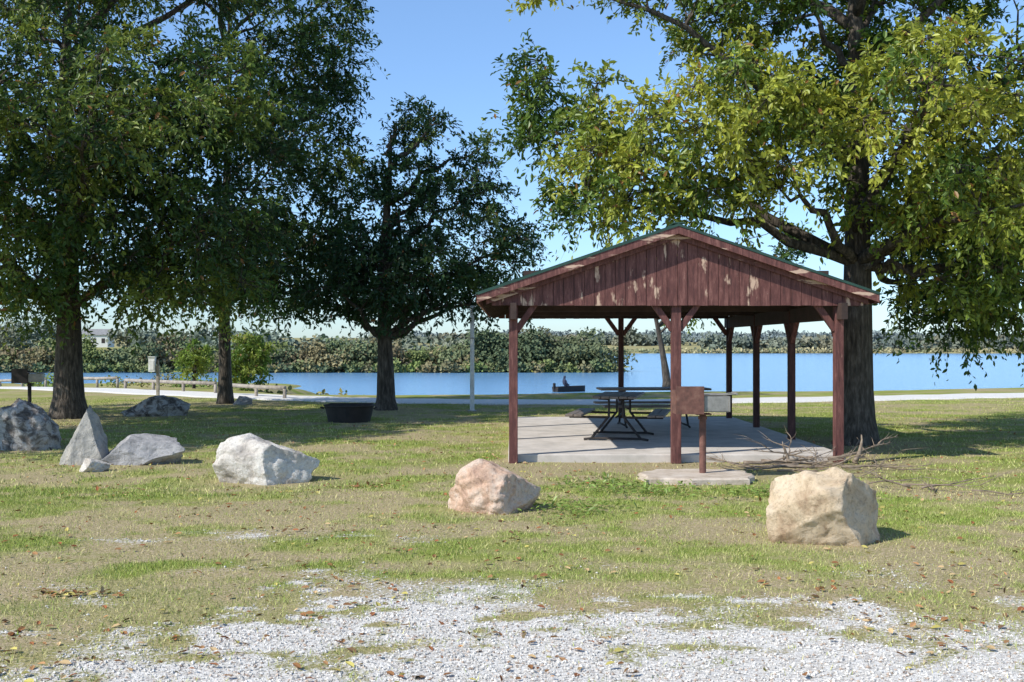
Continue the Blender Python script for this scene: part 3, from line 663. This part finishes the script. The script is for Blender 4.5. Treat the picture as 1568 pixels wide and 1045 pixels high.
# ---------------------------------------------------------------- farmhouse, boat
e=empty("farmhouse",(gx(150,240),240,1.0))
mb=MB(); mb.box((0,0,1.4),(6,4,2.8)); mb.obj("walls",WHITE,e)
mb=MB(); mb.add([(-3.3,-2.3,2.8),(3.3,-2.3,2.8),(3.3,2.3,2.8),(-3.3,2.3,2.8),(-3.3,0,4.2),(3.3,0,4.2)],[(0,1,5,4),(2,3,4,5),(0,4,3),(1,2,5)]); mb.obj("roof",noisy("grey_shingle",[(.3,(.2,.2,.2)),(.7,(.3,.3,.3))],2,.9,0),e)
mb=MB(); [mb.box((x,-2.01,1.5),(.8,.04,1.1)) for x in(-2,0,2)]; mb.obj("windows",DARKSTEEL,e)
e=empty("fishing_boat",(gx(873,74),74,-1.6)); e.rotation_euler=(0,0,math.radians(25)); e.scale=(.8,.8,.8)
mb=MB(); st=[];ns=9
for i in range(ns):
    t=i/(ns-1); xx=-1.5+3*t; w=.62*(1-max(0,t-.45)**2*3.1); zk=-.1+.25*max(0,t-.6)
    st+=[(xx,-w,.42+.1*t),(xx,-w*.75,zk+.05),(xx,0,zk),(xx,w*.75,zk+.05),(xx,w,.42+.1*t)]
mb.add(st,[(i*5+j,(i+1)*5+j,(i+1)*5+j+1,i*5+j+1) for i in range(ns-1) for j in range(4)]+[(0,1,2,3,4)])
mb.box((-.6,0,.3),(.25,1.1,.04)); mb.box((.4,0,.3),(.25,1.0,.04)); mb.obj("hull",DARKSTEEL,e)
mb=MB(); mb.box((-1.58,0,.6),(.2,.22,.35)); mb.box((-1.62,0,.2),(.08,.1,.6)); mb.obj("outboard_motor",DARKSTEEL,e,bevel=.03)
sk=[(0,0,.38,.15),(0,0,.62,.15),(0,0,.85,.17),(0,0,.97,.07),(.02,0,1.10,.10),(.03,0,1.2,.085),(0,.2,.86,.06),(.08,.28,.62,.05),(.3,.2,.52,.04),(0,-.2,.86,.06),(.08,-.28,.62,.05),(.3,-.2,.52,.04),(.4,.13,.42,.08),(.45,.15,.05,.055),(.4,-.13,.42,.08),(.45,-.15,.05,.055)]
ed=[(0,1),(1,2),(2,3),(3,4),(4,5),(2,6),(6,7),(7,8),(2,9),(9,10),(10,11),(0,12),(12,13),(0,14),(14,15)]
me=bpy.data.meshes.new("angler"); me.from_pydata([q[:3] for q in sk],ed,[]); o=link(bpy.data.objects.new("angler",me)); o.location=(gx(873,74)-.42,74-.2,-1.66); o.rotation_euler=(0,0,math.radians(25))
o.modifiers.new("s",'SKIN'); me.materials.append(noisy("navy_cloth",[(.3,(.02,.025,.05)),(.7,(.05,.06,.1))],5,.9,0))
for q,sv in zip(sk,me.skin_vertices[0].data): sv.radius=(q[3],q[3])
me.skin_vertices[0].data[0].use_root=True; o.modifiers.new("ss",'SUBSURF').levels=1

# ---------------------------------------------------------------- light, sky, camera
el=math.radians(41); S=Vector((-.85*math.cos(el),-.52*math.cos(el),math.sin(el))).normalized()
sun=bpy.data.lights.new("sun",'SUN'); sun.energy=5.0; sun.angle=math.radians(.5); sun.color=(1,.96,.88)
so=link(bpy.data.objects.new("sun",sun)); so.rotation_euler=(-S).to_track_quat('-Z','Y').to_euler(); so.location=(-20,-10,30)
w=bpy.data.worlds.new("World"); scene.world=w; w.use_nodes=True; N=w.node_tree.nodes; L=w.node_tree.links
sk=N.new("ShaderNodeTexSky"); sk.sky_type='NISHITA'; sk.sun_disc=False; sk.sun_elevation=el; sk.sun_rotation=math.atan2(S.x,S.y); sk.air_density=1.0; sk.dust_density=.2; sk.ozone_density=1.6
tc=N.new("ShaderNodeTexCoord"); sp=N.new("ShaderNodeSeparateXYZ"); L.new(tc.outputs["Generated"],sp.inputs[0])
r=ramp(N,[(0,(.66,.88,1.25)),(.12,(.92,1.12,1.38)),(.35,(1.12,1.30,1.50)),(.7,(.9,.95,1))]); L.new(sp.outputs[2],r.inputs[0])
mx=N.new("ShaderNodeMix"); mx.data_type='RGBA'; mx.blend_type='MULTIPLY'; mx.inputs["Factor"].default_value=1; L.new(sk.outputs[0],mx.inputs["A"]); L.new(r.outputs[0],mx.inputs["B"]); L.new(mx.outputs["Result"],N["Background"].inputs[0])
N["Background"].inputs[1].default_value=.145
cam=bpy.data.cameras.new("camera"); co=link(bpy.data.objects.new("camera",cam)); co.location=(0,0,CAMH); co.rotation_euler=(math.radians(90)+math.atan(4.5/FPX),0,0)
cam.lens=36*FPX/1568; cam.sensor_width=36; cam.clip_end=4000; scene.camera=co
scene.view_settings.view_transform='Standard'; scene.view_settings.look='None'; scene.view_settings.exposure=0
